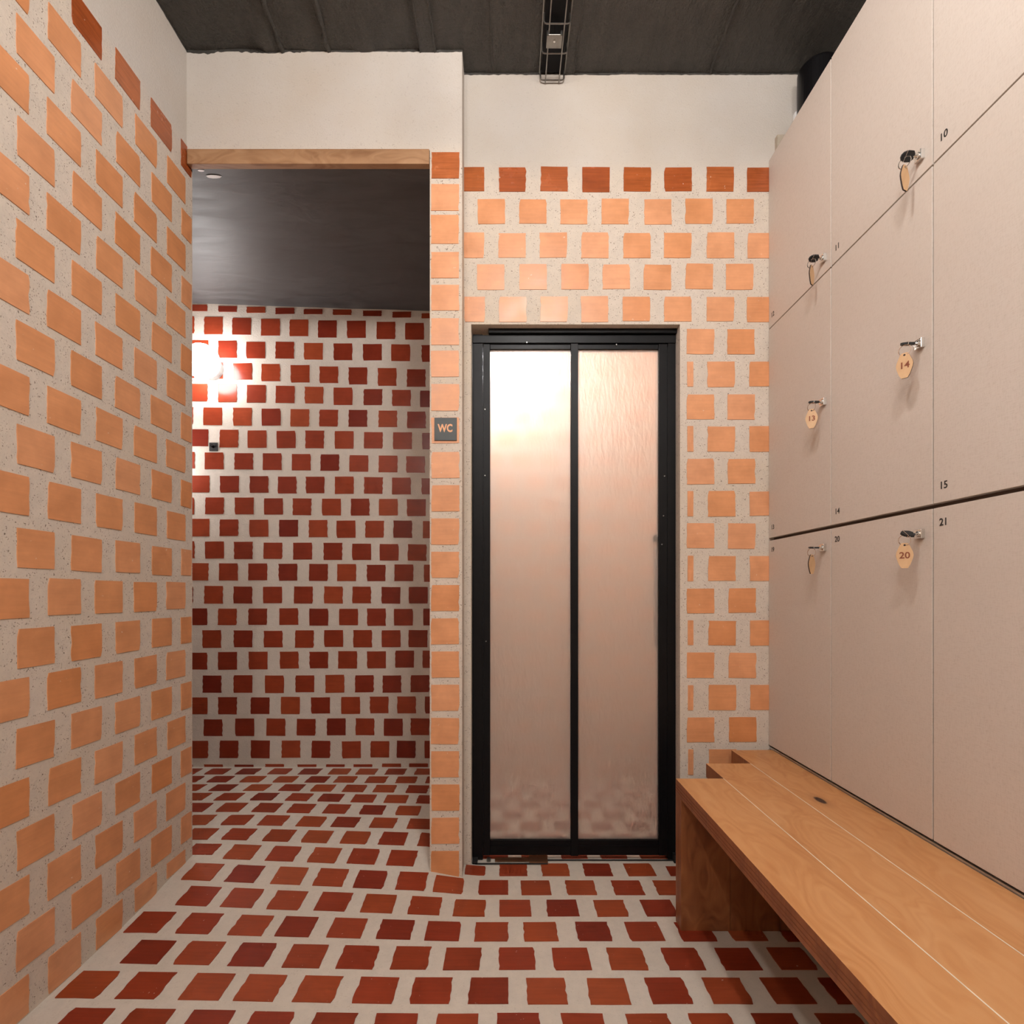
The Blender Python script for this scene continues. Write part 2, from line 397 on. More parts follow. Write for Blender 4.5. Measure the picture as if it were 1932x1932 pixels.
wall_wc_left = struct('wall_wc_left', B((-2.05, -1.95, 1.75, 2.92, -0.03, 2.62)), M['mortar_wc'], 'hidden left wall of the washroom')
wall_wc_front = struct('wall_wc_front', B((-2.05, -1.30, 1.75, 1.885, -0.03, 2.62)), M['mortar_wc'], 'hidden front wall of the washroom')
wall_right = struct('wall_right', B((1.41, 1.50, -2.25, 2.06, -0.03, 2.95)), M['mortar'], 'plaster wall behind the lockers')
wall_rear = struct('wall_rear', B((-1.30, 1.50, -2.35, -2.25, -0.03, 2.95)), M['mortar'], 'plaster wall behind the viewer')
wall_shower_back = struct('wall_shower_back', B((-0.1574, 0.95, YW, 2.92, -0.03, 2.62)), M['shower'], 'back wall of the shower cubicle behind the frosted door')
wall_shower_right = struct('wall_shower_right', B((0.85, 0.95, 2.06, 2.80, -0.03, 2.62)), M['shower'], 'right wall of the shower cubicle behind the frosted door')
struct('ceiling_shower', B((-0.1574, 0.95, 2.06, 2.92, 2.50, 2.62)), M['mortar_wc'], 'ceiling of the shower cubicle')

# rough black ceiling: displaced grid
bm = bmesh.new()
cxs = [-1.32 + 0.03 * i for i in range(95)]; cys = [-2.3 + 0.03 * i for i in range(146)]
def cz(x, y):
    rough = 0.012 if x < -0.33 else 0.004
    n_ = noise.fractal(Vector((x * 5, y * 2.2, 3.1)), 1.0, 2.0, 4)
    n2 = noise.noise(Vector((x * 22, y * 14, 1.0)))
    lump = max(0.0, noise.noise(Vector((x * 9, y * 6, 8.0))) - 0.25) * (0.03 if x < -0.33 else 0.006)
    return ZC + rough * n_ * 0.6 + 0.0018 * n2 - lump
gv = [[bm.verts.new((x, y, cz(x, y))) for x in cxs] for y in cys]
for j in range(len(cys) - 1):
    for i in range(len(cxs) - 1):
        bm.faces.new((gv[j][i], gv[j + 1][i], gv[j + 1][i + 1], gv[j][i + 1]))
ceiling = tag(obj('ceiling', bm, M['ceiling'], smooth=True), 'rough black painted concrete ceiling with board seams', kind='structure')
obj('ceiling_slab', B((-1.32, 1.5, -2.35, 2.06, 2.95, 3.02)), M['ceiling'], ceiling)
def ridge(x0, wid, drop, y0=-2.2, y1=1.93, seed=0, amp=0.004):
    bm = bmesh.new(); prev = None
    n = 150
    for i in range(n + 1):
        y = y0 + (y1 - y0) * i / n
        j = noise.noise(Vector((y * 14, seed * 3.7, 0))) * amp + noise.noise(Vector((y * 45, seed * 1.3, 4))) * amp * 0.7
        k = noise.noise(Vector((y * 20, seed * 9.1, 7)))
        w0 = wid * (1 + 0.5 * k); d = drop * (1 + 0.7 * noise.noise(Vector((y * 33, seed, 2))))
        row = [bm.verts.new(p) for p in ((x0 + j - w0 / 2, y, ZC + 0.012), (x0 + j - w0 / 4, y, ZC - d), (x0 + j + w0 / 4, y, ZC - d * 0.8), (x0 + j + w0 / 2, y, ZC + 0.012))]
        if prev:
            for a in range(3): bm.faces.new((prev[a], row[a], row[a + 1], prev[a + 1]))
        prev = row
    return obj('ceiling_ridge', bm, M['ceiling'], ceiling, smooth=True)
ridge(-0.303, 0.014, 0.010, seed=1); ridge(-0.253, 0.012, 0.010, seed=2); ridge(-0.055, 0.006, 0.004, seed=3, amp=0.003)
ridge(0.243, 0.010, 0.008, seed=4); ridge(0.738, 0.011, 0.009, seed=5, amp=0.006); ridge(-0.62, 0.02, 0.010, seed=6, amp=0.012); ridge(-0.78, 0.018, 0.012, seed=7, amp=0.014)
# shallow painted board strips between the seams
for x0, x1, d in ((-0.30, -0.255, 0.008), (0.205, 0.243, 0.006)):
    obj('ceiling_strip', B((x0, x1, -2.2, 1.932, ZC - d, ZC + 0.02)), M['ceiling'], ceiling)

# ragged edge of the black paint where it runs onto the plaster
def paint_edge(p0, p1, nrm, amp, seed):
    bm = bmesh.new(); p0, p1, nrm = Vector(p0), Vector(p1), Vector(nrm); n = int((p1 - p0).length / 0.006); prev = None
    for i in range(n + 1):
        p = p0.lerp(p1, i / n); t = (p - p0).length
        d = 0.004 + amp * max(0.0, 0.35 + noise.noise(Vector((t * 9, seed, 0))) + 0.7 * noise.noise(Vector((t * 60, seed, 3))))
        row = [bm.verts.new(q) for q in (p + nrm * 0.0015 + Vector((0, 0, 0.02)), p + nrm * 0.0015 - Vector((0, 0, d)), p - nrm * 0.002 - Vector((0, 0, d + 0.001)))]
        if prev:
            for a in range(2): bm.faces.new((prev[a], row[a], row[a + 1], prev[a + 1]))
        prev = row
    obj('paint_edge', bm, M['ceiling'], ceiling)
paint_edge((XL, YP, ZC), (-0.72, YP, ZC), (0, -1, 0), 0.009, 1); paint_edge((-0.72, YP, ZC), (-0.1574, YP, ZC), (0, -1, 0), 0.004, 2)
paint_edge((-0.1574, YD, ZC), (1.41, YD, ZC), (0, -1, 0), 0.004, 3); paint_edge((XL, 0.2, ZC), (XL, YP, ZC), (1, 0, 0), 0.003, 4)

# washroom ceiling, slightly twisted
bm = bmesh.new()
cv = []
for j in range(13):
    row = []
    for i in range(25):
        x = -2.05 + (2.05 - 0.20) * i / 24; y = 1.868 + (2.9 - 1.868) * j / 12
        t = j / 12; z = 2.497 + t * (0.034 - 0.045 * (x + 1.67) / 1.25) + 0.003 * noise.noise(Vector((x * 4, y * 4, 0)))
        row.append(bm.verts.new((x, y, z)))
    cv.append(row)
for j in range(12):
    for i in range(24): bm.faces.new((cv[j][i], cv[j + 1][i], cv[j + 1][i + 1], cv[j][i + 1]))
ceiling_wc = tag(obj('ceiling_wc', bm, M['wc_ceiling'], smooth=True), 'dark grey smooth plaster ceiling of the washroom', kind='structure')
obj('ceiling_slab', B((-2.05, -0.2, 1.98, 2.92, 2.60, 2.66), (-2.05, -1.31, 1.75, 2.0, 2.60, 2.66)), M['wc_ceiling'], ceiling_wc)
bm = bmesh.new()
for (x, y, rx, ry) in ((-1.055, 1.905, 0.028, 0.008), (-1.085, 1.878, 0.012, 0.005)):   # patches where the paint came off
    vs = [bm.verts.new((x + rx * (1 + 0.25 * noise.noise(Vector((a * 2.3, x * 9, 0)))) * math.cos(a), y + ry * math.sin(a) * (1 + 0.3 * noise.noise(Vector((a * 3, 5, x))))  , 2.4945)) for a in (2 * math.pi * k / 14 for k in range(14))]
    bm.faces.new(vs)
obj('bare_patch', bm, M['white_plastic'], ceiling_wc)

# timber lintel
trim_1 = tag(obj('trim_1', B((XL + 0.004, -0.272, YP - 0.006, 1.871, 2.494, 2.546), bev=0.002), M['wood_beam']), 'rough brown timber lintel over the washroom opening', kind='structure')

# ------------------------------------------------------------------ tiles
def tile_mesh(seed, wd, dp, th=0.012):
    """irregular slab: straight top and bottom, ragged ends; local XY, face towards +Z; unit scale = wd x dp"""
    r = random.Random(seed); pts = []
    cr = [r.choice((0.0, 0.0006, 0.0012, 0.002, 0.0045)) for _ in range(4)]
    def rag(): return r.choice((0, 0, 0.0006, 0.0012, 0.0018, 0.003)) if seed % 3 else r.choice((0, 0, 0.0005, 0.001))
    hw, hd = wd / 2, dp / 2
    pts += [(-hw + cr[0], -hd), (0.0, -hd + r.uniform(-.0006, .0006)), (hw - cr[1], -hd)]
    for k in range(1, 6): pts.append((hw - rag() + r.uniform(-.0005, .0005), -hd + cr[1] * (k == 1) * 0.4 + dp * k / 6))
    pts += [(hw - cr[2], hd), (0.0, hd + r.uniform(-.0006, .0006)), (-hw + cr[3], hd)]
    for k in range(5, 0, -1): pts.append((-hw + rag() + r.uniform(-.0005, .0005), -hd + dp * k / 6))
    bm = bmesh.new()
    top = [bm.verts.new((x, y, 0)) for x, y in pts]
    bot = [bm.verts.new((x * 1.004, y * 1.004, -th)) for x, y in pts]
    bm.faces.new(top)
    for i in range(len(pts)):
        j = (i + 1) % len(pts); bm.faces.new((top[j], top[i], bot[i], bot[j]))
    me = bpy.data.meshes.new('tile'); bm.to_mesh(me); bm.free()
    return me
TW, TH = 0.1005, 0.0905
VAR = {}
for kind, (a, b_) in {'peach': (TW, TH), 'brown': (TW, TH), 'red': (TW, TH), 'redfloor': (0.100, 0.0867)}.items():
    VAR[kind] = []
    for s in range(9):
        me = tile_mesh(s + 20 * len(VAR), a, b_); me.materials.append(M[kind]); VAR[kind].append(me)
def place_tile(kind, parent, loc, rot, sx=1.0, sy=1.0, jit=True):
    o = bpy.data.objects.new('tile', rnd.choice(VAR[kind])); link(o, parent)
    o.location = loc; rz = rnd.gauss(0, 0.007) if jit else 0
    m_ = Matrix.Rotation(rz + (math.pi if rnd.random() < 0.5 else 0), 3, 'Z')
    o.rotation_euler = (rot.to_matrix() @ m_).to_euler()
    o.scale = (sx, sy, 1)
    return o
from mathutils import Euler
RB, RL = Euler((R(90), 0, 0)), Euler((R(90), 0, R(90)))
PROUD = 0.002
# --- left wall
rows = [1.18 + 0.117 * k for k in range(11, -1, -1)] + [1.058, 0.943, 0.824, 0.713, 0.596, 0.480, 0.364, 0.249, 0.134, 0.019]
for k, zb in enumerate(rows):
    odd = k % 2 == 0                      # top row (k=0) lies on grid B
    lefts = [1.2095 + 0.1525 * i for i in range(-4, 5)] if odd else [1.140 + 0.1505 * i for i in range(-3, 5)]
    for yl in lefts:
        y0, y1 = yl + rnd.uniform(-.003, .003), yl + TW
        if y1 > 1.878: y1 = 1.878
        if y1 - y0 < 0.015: continue
        z0 = zb + rnd.uniform(-.002, .002); z1 = z0 + TH
        ym = (y0 + y1) / 2; fl = fh(XL, ym) + 0.003
        z0 = max(z0, fl)
        if z1 - z0 < 0.012: continue
        place_tile('brown' if k == 0 else 'peach', wall_left, (XL + PROUD, ym, (z0 + z1) / 2), RL, (y1 - y0) / TW, (z1 - z0) / TH)
# --- pillar
for (t0, t1) in [(288, 337), (348, 398), (406, 460), (476, 525), (538, 586), (601, 651), (662, 711), (725, 775), (788, 836)] + [(853 + 62.7 * i, 902 + 62.7 * i) for i in range(13)]:
    z1, z0 = PZ(t0, YP), PZ(t1, YP)
    place_tile('brown' if t0 == 288 else 'peach', wall_pillar, (PX(840, YP) + rnd.uniform(-.001, .001), YP - PROUD, (z0 + z1) / 2), RB, PX(867, YP) / TW - PX(814, YP) / TW, (z1 - z0) / TH)
# --- door wall
def wall_tile(kind, parent, px0, px1, py0, py1, Y):
    x0, x1, z1, z0 = PX(px0, Y), PX(px1, Y), PZ(py0, Y), PZ(py1, Y)
    place_tile(kind, parent, ((x0 + x1) / 2, Y - PROUD, (z0 + z1) / 2), RB, (x1 - x0) / TW, (z1 - z0) / TH)
A_ = [(875, 914)] + [(940.5 + 78.3 * i, 992.5 + 78.3 * i) for i in range(6)] + [(1410, 1455)]
Bc = [(901 + 78.2 * i, 953 + 78.2 * i) for i in range(7)]
for cols, t, b_, kd in ((A_, 316, 362, 'brown'), (Bc, 376, 423, 'peach'), (A_, 440, 487, 'peach'), (Bc, 499, 546, 'peach'), (A_, 560, 607, 'peach')):
    for a, c in cols:
        j = rnd.uniform(-1.3, 1.3); wall_tile(kd, wall_door, a + j, c + j, t + rnd.uniform(-1, 1), b_ + rnd.uniform(-1, 1), YD)
for k in range(17):
    t = 622 + 60.95 * k
    cols = [(1295.5, 1347.5), (1371.5 + 0.3 * k, 1423.5 + 0.3 * k)] if k % 2 == 0 else [(1296 + 0.15 * k, 1308), (1334 + 0.25 * k, 1386 + 0.25 * k), (1413 + 0.2 * k, 1456)]
    for a, c in cols: wall_tile('peach', wall_door, a, c, t + rnd.uniform(-1, 1), t + 47 + rnd.uniform(-1, 1), YD)
# --- washroom back wall: measured rows (crop origin 330,560 / 330,1000, 3.864 px per px)
WCR = [
 (560, 64, 107, 115, 152, [100, 315, 522, 733, 938, 1150, 1370, 1585, 1797]),
 (560, 148, 273, 190, 312, [4, 213, 417, 628, 835, 1042, 1253, 1470, 1678]),
 (560, 320, 443, 350, 473, [108, 315, 520, 732, 940, 1156, 1370, 1577, 1797]),
 (560, 477, 600, 530, 655, [5, 213, 425, 630, 843, 1053, 1265, 1478, 1690]),
 (560, 636, 762, 680, 800, [102, 315, 525, 735, 945, 1157, 1375, 1582, 1787]),
 (560, 808, 935, 835, 955, [-4, 207, 423, 633, 842, 1052, 1265, 1483, 1692]),
 (560, 967, 1094, 990, 1112, [106, 325, 530, 742, 950, 1165, 1378, 1590, 1803]),
 (560, 1135, 1257, 1160, 1280, [8, 218, 433, 641, 853, 1060, 1272, 1485, 1685]),
 (560, 1302, 1428, 1320, 1440, [115, 328, 545, 750, 953, 1166, 1378, 1583, 1797]),
 (560, 1463, 1587, 1475, 1597, [3, 220, 436, 650, 858, 1072, 1282, 1487, 1690]),
 (560, 1620, 1745, 1635, 1760, [114, 325, 543, 760, 975, 1178, 1387, 1592, 1808]),
 (1000, 85, 208, 102, 225, [7, 220, 430, 646, 862, 1083, 1292, 1493, 1697]),
 (1000, 241, 367, 253, 375, [108, 322, 535, 755, 978, 1183, 1398, 1600, 1815]),
 (1000, 410, 535, 413, 537, [-5, 213, 427, 643, 868, 1087, 1293, 1505, 1705]),
 (1000, 571, 692, 575, 697, [98, 313, 535, 762, 980, 1197, 1400, 1597, 1810]),
 (1000, 733, 857, 730, 853, [-20, 200, 428, 648, 875, 1088, 1300, 1507, 1703]),
 (1000, 892, 1017, 880, 1003, [99, 315, 537, 765, 980, 1190, 1400, 1605, 1805]),
 (1000, 1060, 1187, 1057, 1183, [-16, 202, 427, 657, 878, 1097, 1312, 1513, 1717]),
 (1000, 1221, 1342, 1215, 1337, [100, 315, 552, 773, 992, 1212, 1420, 1620, 1822]),
 (1000, 1377, 1500, 1373, 1497, [-12, 210, 440, 668, 888, 1107, 1317, 1523, 1717]),
 (1000, 1536, 1660, 1537, 1660, [105, 325, 553, 777, 995, 1217, 1425, 1617, 1820]),
 (1000, 1710, 1745, 1704, 1732, [-8, 212, 435, 658, 893, 1100, 1302, 1510, 1707]),
]
for oy, tl, bl, tr_, br, lefts in WCR:
    for lf in [lefts[0] - 430, lefts[0] - 215] + lefts:
        u = (lf - 213) / 1470.0
        t = tl + (tr_ - tl) * u + rnd.uniform(-3, 3); b_ = bl + (br - bl) * u + rnd.uniform(-3, 3)
        a = 330 + lf / 3.864; wall_tile('red', wall_wc_back, a, a + 36.0, oy + t / 3.864, oy + b_ / 3.864, YW)
# --- floor
def floor_tile(x0, yf, x1=None, y1=None):
    x1 = x0 + 0.100 if x1 is None else x1; y1 = yf + 0.0867 if y1 is None else y1
    xm, ym = (x0 + x1) / 2, (yf + y1) / 2; e = 0.04
    sx = (fh(xm + e, ym) - fh(xm - e, ym)) / (2 * e) if xm < -0.1 else 0.0
    sy = (fh(xm, ym + e) - fh(xm, ym - e)) / (2 * e) if xm < -0.1 else 0.0
    n_ = Vector((-sx, -sy, 1)).normalized()
    q = Vector((0, 0, 1)).rotation_difference(n_).to_euler()
    z = max(fh(xm, ym), 0.25 * (fh(xm - e, ym - e) + fh(xm + e, ym - e) + fh(xm - e, ym + e) + fh(xm + e, ym + e)))
    place_tile('redfloor', floor, (xm, ym, z + 0.0022), q, (x1 - x0) / 0.100, (y1 - yf) / 0.0867)
odd = [-1.0285, -.887, -.7436, -.598, -.4546, -.311, -.169, -.0235, .1237, .278, .428, .578, .728, .878]
even = [-1.100, -.955, -.8036, -.6686, -.5227, -.3795, -.239, -.0967, .0498, .2016, .353, .503, .653, .803]
FR = {k: (odd if k % 2 else even) for k in range(-6, 4)}
FR[4] = [-1.078, -.9375, -.785, -.647, -.51, -.373, -.247, -.098, .0475, .2, .356, .503, .653, .803]
FR[5] = [-1.005, -.856, -.707, -.567, -.426]
FR[6] = [-1.074, -.9195, -.774, -.629, -.487, -.338]
FR[7] = [-1.143, -.995, -.8404, -.70, -.55, -.401]
FR[8] = [-1.2238, -1.073, -.9267, -.775, -.625, -.47]
FR[9] = [-1.297, -1.138, -.983, -.839, -.6913, -.545, -.403]
FR[10] = [-1.385, -1.221, -1.061, -.9147, -.766, -.6247, -.471]
FR[11] = [-1.461, -1.3036, -1.139, -.985, -.844, -.694, -.5466, -.398]
FR[12] = [-1.539, -1.381, -1.218, -1.0626, -.91, -.771, -.623, -.472]
for k, lf in FR.items():
    yf = 1.2867 + 0.1163 * k
    ext = list(lf)
    if k == 5: floor_tile(-1.15, 1.888, -1.05, 1.9547)
    if k >= 6:
        ext += [lf[0] - 0.15 * i for i in range(1, 4) if lf[0] - 0.15 * i > -1.93]
    for x in ext:
        j = rnd.uniform(-.002, .002)
        if k <= 4 and x < XL + 0.005: x = XL + 0.006
        if k >= 5 and x < 0 and x + .1 > -0.275: floor_tile(x + j, yf, x1=-0.277)
        else: floor_tile(x + j, yf + rnd.uniform(-.0015, .0015))
for x0, x1 in ((-.151, -.078), (-.029, .072), (.123, .223), (.275, .375), (.427, .527), (.577, .677), (.727, .827)):
    floor_tile(x0, 1.8683 if x0 > -.1 else 1.872, x1, 1.9325 if (x0 < -.1 or x1 > .64) else 1.953)
for k in range(7):
    for i in range(6): floor_tile((-.097 if k % 2 == 0 else -.024) + .15 * i, 1.990 + .1163 * k)

# ------------------------------------------------------------------ bifold door
door = empty('door_1', (0.25, 1.98, 0), 'black framed bifold door with two tall frosted panes', kind='structure')
YF = 1.975
xl, xr = -0.1295, 0.6285
zt = 1.9755
BM_ = M['black_metal']
obj('door_frame', B((xl, xl + 0.038, YF + 0.004, YF + 0.05, 0.002, zt - 0.012)), BM_, door)
obj('door_frame', B((xr - 0.028, xr, YF + 0.004, YF + 0.05, 0.002, zt - 0.012)), BM_, door)
obj('head_rail', B((xl + 0.06, xr, YF - 0.012, YF + 0.05, PZ(631, YF), PZ(621, YF)), bev=0.002), BM_, door)
obj('head_rail', B((xl, xr, YF, YF + 0.05, PZ(647, YF), PZ(632, YF)), bev=0.0015), BM_, door)
P1 = (PX(924.6, YF), PX(1077, YF)); P2 = (PX(1091, YF), PX(1243.5, YF)); ZPT, ZPB = PZ(657, YF), PZ(1586.5, YF)
ZB0 = PZ(1615, YF)
for nm, x0, x1, z0, z1, yo in (('stile', xl + 0.040, P1[0], ZB0, PZ(648, YF), 0.004), ('stile', P2[1], xr - 0.030, ZB0, PZ(648, YF), 0.004), ('mullion', P1[1], P2[0], ZB0, PZ(648, YF), 0.000),
                        ('top_rail', P1[0], P1[1], ZPT, PZ(648, YF), 0.008), ('top_rail', P2[0], P2[1], ZPT, PZ(648, YF), 0.008),
                        ('bottom_rail', P1[0], P1[1] + 0.006, ZB0, ZPB, 0.006), ('bottom_rail', P2[0] - 0.006, P2[1], ZB0, ZPB, 0.006)):
    obj(nm, B((x0, x1, YF + yo, YF + 0.036, z0, z1), bev=0.0012), BM_, door)
obj('glazing_bead', B((xl + 0.0385, xl + 0.0415, YF + 0.001, YF + 0.01, ZB0 + 0.03, zt - 0.06)), BM_, door)
obj('glazing_bead', B((xr - 0.031, xr - 0.028, YF + 0.001, YF + 0.01, ZB0 + 0.03, zt - 0.06)), BM_, door)
obj('glazing_bead', B((P1[0], P2[1], YF + 0.003, YF + 0.008, PZ(1598, YF), PZ(1596.5, YF))), BM_, door)
for i, (a, c) in enumerate((P1, P2)):
    obj('frosted_pane', B((a - 0.004, c + 0.004, YF + 0.016, YF + 0.020, ZPB - 0.006, ZPT + 0.006)), M['pane'], door)
for (px, py) in ((915, 772), (915, 897), (1252, 973), (1249, 1027), (1254, 898), (994, 646), (1163, 650), (917, 1210)):
    bm = bmesh.new(); x, z = PX(px, YF), PZ(py, YF); cyl(bm, (x, YF + 0.012, z), (x, YF - 0.0008, z), 0.0022, 8)
    obj('screw', bm, M['steel'], door)
# pull handle and knob on the inner side of the right leaf
bm = bmesh.new(); x = PX(1241, YF) + 0.004
box(bm, x - 0.004, x + 0.010, YF + 0.036, YF + 0.060, PZ(1222, YF), PZ(1030, YF), bev=0.002)
obj('pull_handle', bm, BM_, door)
bm = bmesh.new(); zk = PZ(1014, YF); xk = PX(1240, YF)
tube(bm, [(xk, YF + 0.022, zk), (xk, YF + 0.040, zk)], 0.0125, 16)
tube(bm, [(xk, YF + 0.034, zk), (xk - 0.022, YF + 0.036, zk)], 0.0025, 8)
obj('latch_knob', bm, M['black_matte'], door)
# pivot bracket and floor track
bm = bmesh.new(); zz = 0.0015
box(bm, xl + 0.001, PX(1033, 1.96), 1.945, 1.949, zz, 0.006)
box(bm, xl + 0.001, xl + 0.02, 1.945, 2.0, zz, 0.012)
obj('threshold_plate', bm, M['black_matte'], door)
obj('pivot_arm', B((PX(934, 1.97), PX(1033, 1.97), 1.962, 1.985, 0.004, 0.008), (PX(998, 1.97), PX(1033, 1.97), 1.950, 2.0, 0.003, 0.0095)), M['bronze'], door)
bm = bmesh.new(); cyl(bm, (PX(922, 1.97), 1.97, 0.002), (PX(922, 1.97), 1.97, 0.013), 0.008, 14)
obj('pivot_pin', bm, M['steel'], door)
bm = bmesh.new()
box(bm, PX(1033, 1.98), xr - 0.01, 1.972, 1.977, 0.002, 0.005)
obj('floor_track', bm, M['black_matte'], door)
obj('corner_shoe', B((xr - 0.012, xr + 0.001, 1.955, 1.99, 0.001, 0.03)), M['black_matte'], door)

# ------------------------------------------------------------------ lockers
DY = [(1.5625, 1.931), (1.1894, 1.5585), (0.8163, 1.1854)]
DZ = [(0.4455, 1.188), (1.1985, 1.9565), (1.9605, 2.573)]
NUM = [['19', '13', '12'], ['20', '14', '11'], ['21', '15', '10']]
LROW = ['bottom', 'middle', 'top']
MT = Matrix.Rotation(R(-90), 4, 'Z') @ Matrix.Rotation(R(90), 4, 'X')       # reads from the room, normal -X
LOCK = {}
for c, (y0, y1) in enumerate(DY):
    for r_, (z0, z1) in enumerate(DZ):
        n_ = NUM[c][r_]
        held = {'13', '14', '20', '11', '12', '19'}
        lab = '%s row locker %s, beige linen door numbered %s' % (LROW[r_], ('against the tiled wall', 'in the middle column with a key', 'nearest the viewer at the right edge')[c], n_)
        L = empty('locker', (XLOCK + 0.2, (y0 + y1) / 2, z0), lab, 'locker', 'numbered lockers in three rows')
        bz0 = z0 - 0.004; bz1 = z1 + (0.004 if r_ != 0 else 0.006)
        obj('body', B((XLOCK + 0.019, 1.40, y0 - 0.0018, y1 + 0.0018, bz0, bz1 - (0.006 if r_ == 2 else 0))), M['dark_gap'], L)
        d = obj('door', B((XLOCK, XLOCK + 0.0185, y0, y1, z0, z1), bev=0.0008), M['linen'], L)
        yn = y1 - 0.0275; zn = {0: z1 - 0.034, 1: z0 + 0.036, 2: z0 + 0.038}[r_]
        text_mesh('number', n_, 0.023, M['print'], d, Matrix.Translation((XLOCK - 0.0004, yn, zn)) @ MT, 0.0002, 0.0003)
        yk = y0 + 0.031; zk = {0: z1 - 0.053, 1: (z0 + z1) / 2 - 0.005, 2: z0 + 0.044}[r_]
        LOCK[n_] = (yk, zk)
        bm = bmesh.new(); box(bm, XLOCK - 0.009, XLOCK + 0.002, yk - 0.010, yk + 0.010, zk - 0.011, zk + 0.011, bev=0.0012)
        cyl(bm, (XLOCK - 0.008, yk, zk), (XLOCK - 0.0135, yk, zk), 0.0075, 16)
        obj('lock', bm, M['chrome'], d)
plinth = tag(obj('locker_plinth', B((XLOCK + 0.03, 1.40, 0.816, 1.931, 0.0, 0.430)), M['dark_gap']), 'dark plinth under the lockers behind the bench', 'plinth')
strip = tag(obj('metal_strip', B((XLOCK + 0.002, XLOCK + 0.028, 0.816, 1.931, 0.4305, 0.4395)), M['alu']), 'thin grey metal strip between bench and locker bottoms', 'strip')

# keys in the locks
def key_set(n_, turn, roll, label):
    yk, zk = LOCK[n_]
    K = empty('key', (XLOCK - 0.014, yk, zk), label, 'key', 'keys hanging in the locker locks')
    x1 = XLOCK - 0.0135
    def hp(dx, w_, t):           # point on the key head rolled about the X axis
        return (x1 - dx, yk + w_ * math.cos(roll) - t * math.sin(roll), zk + w_ * math.sin(roll) + t * math.cos(roll))
    bm = bmesh.new(); tube(bm, [(x1 + 0.004, yk, zk), (x1 - 0.006, yk, zk)], 0.0026, 8)
    obj('key_blade', bm, M['chrome'], K)
    out = [(0.004, -0.005), (0.009, -0.0105), (0.020, -0.011), (0.029, -0.008), (0.033, -0.003), (0.033, 0.003), (0.029, 0.008), (0.020, 0.011), (0.009, 0.0105), (0.004, 0.005)]
    bm = bmesh.new()
    a = [bm.verts.new(hp(dx, w_, 0.0022)) for dx, w_ in out]; b_ = [bm.verts.new(hp(dx, w_, -0.0022)) for dx, w_ in out]
    bm.faces.new(a); bm.faces.new(b_[::-1])
    for i in range(len(out)): j = (i + 1) % len(out); bm.faces.new((a[j], a[i], b_[i], b_[j]))
    obj('key_head', bm, M['black_matte'], K)
    bm = bmesh.new()              # bright band round the head
    pts = [hp(0.024, w_, t) for w_, t in ((-0.0108, -0.0027), (0.0108, -0.0027), (0.0108, 0.0027), (-0.0108, 0.0027), (-0.0108, -0.0027))]
    tube(bm, pts, 0.0007, 5); obj('head_band', bm, M['chrome'], K)
    xr_ = x1 - 0.025; zr = zk - 0.0145; Rr = 0.0125
    th = R(-37.5) + turn
    ux, uy = math.cos(th), math.sin(th)                 # direction across the tag
    bm = bmesh.new(); th2 = R(-60); torus(bm, (xr_, yk, zr), Rr, 0.0011, (math.cos(th2), math.sin(th2), 0), (0, 0, 1))
    obj('key_ring', bm, M['chrome'], K)
    # tag: elongated hexagon with a hole
    zt_ = zr - Rr + 0.006; hgt = 0.058; hw = 0.0165
    prof = [(-0.0055, 0.0), (0.0055, 0.0), (0.0095, -0.006), (hw * 0.93, -0.021), (hw, -0.028), (hw * 0.93, -0.035), (0.0105, -0.050), (0.006, -hgt), (-0.006, -hgt), (-0.0105, -0.050), (-hw * 0.93, -0.035), (-hw, -0.028), (-hw * 0.93, -0.021), (-0.0095, -0.006)]
    nx, ny = uy, -ux                                     # tag normal (towards the viewer when turn = 0)
    def tp(s, z, t): return (xr_ + ux * s + nx * t, yk + uy * s + ny * t, zt_ + z)
    bm = bmesh.new()
    a = [bm.verts.new(tp(s, z, 0.0016)) for s, z in prof]; b_ = [bm.verts.new(tp(s, z, -0.0016)) for s, z in prof]
    f1 = bm.faces.new(a); f2 = bm.faces.new(b_[::-1])
    for i in range(len(prof)):
        j = (i + 1) % len(prof); f = bm.faces.new((a[j], a[i], b_[i], b_[j])); f.material_index = 1
    T = obj('key_tag', bm, [M['wood_tag'], M['tag_edge']], K)
    bm = bmesh.new(); c0 = Vector(tp(0, -0.005, 0)); nn = Vector((nx, ny, 0))
    cyl(bm, c0 - nn * 0.0019, c0 + nn * 0.0019, 0.0023, 10); obj('tag_hole', bm, M['tag_edge'], T)
    mt = Matrix.Translation(tp(0, -0.029, 0.0018)) @ Matrix.Rotation(th, 4, 'Z') @ Matrix.Rotation(R(90), 4, 'X')
    text_mesh('tag_number', n_, 0.0205, M['burnt'], T, mt, 0.0003, 0.0004)
key_set('13', R(4), R(8), 'middle row key next to the tiled wall, wooden tag facing out with 13')
key_set('14', R(-14), R(14), 'middle row key nearer the viewer, tilted wooden tag with 14')
key_set('20', R(2), R(38), 'bottom row key nearer the viewer, wooden tag facing out with 20')
key_set('11', R(180 + 62), R(-42), 'key in locker 11 with its tag turned back to front')
key_set('12', R(180 + 76), R(-24), 'key in locker 12 with its tag seen almost edge on')
key_set('19', R(180 + 66), R(6), 'key in locker 19 with its tag turned sideways above the bench')

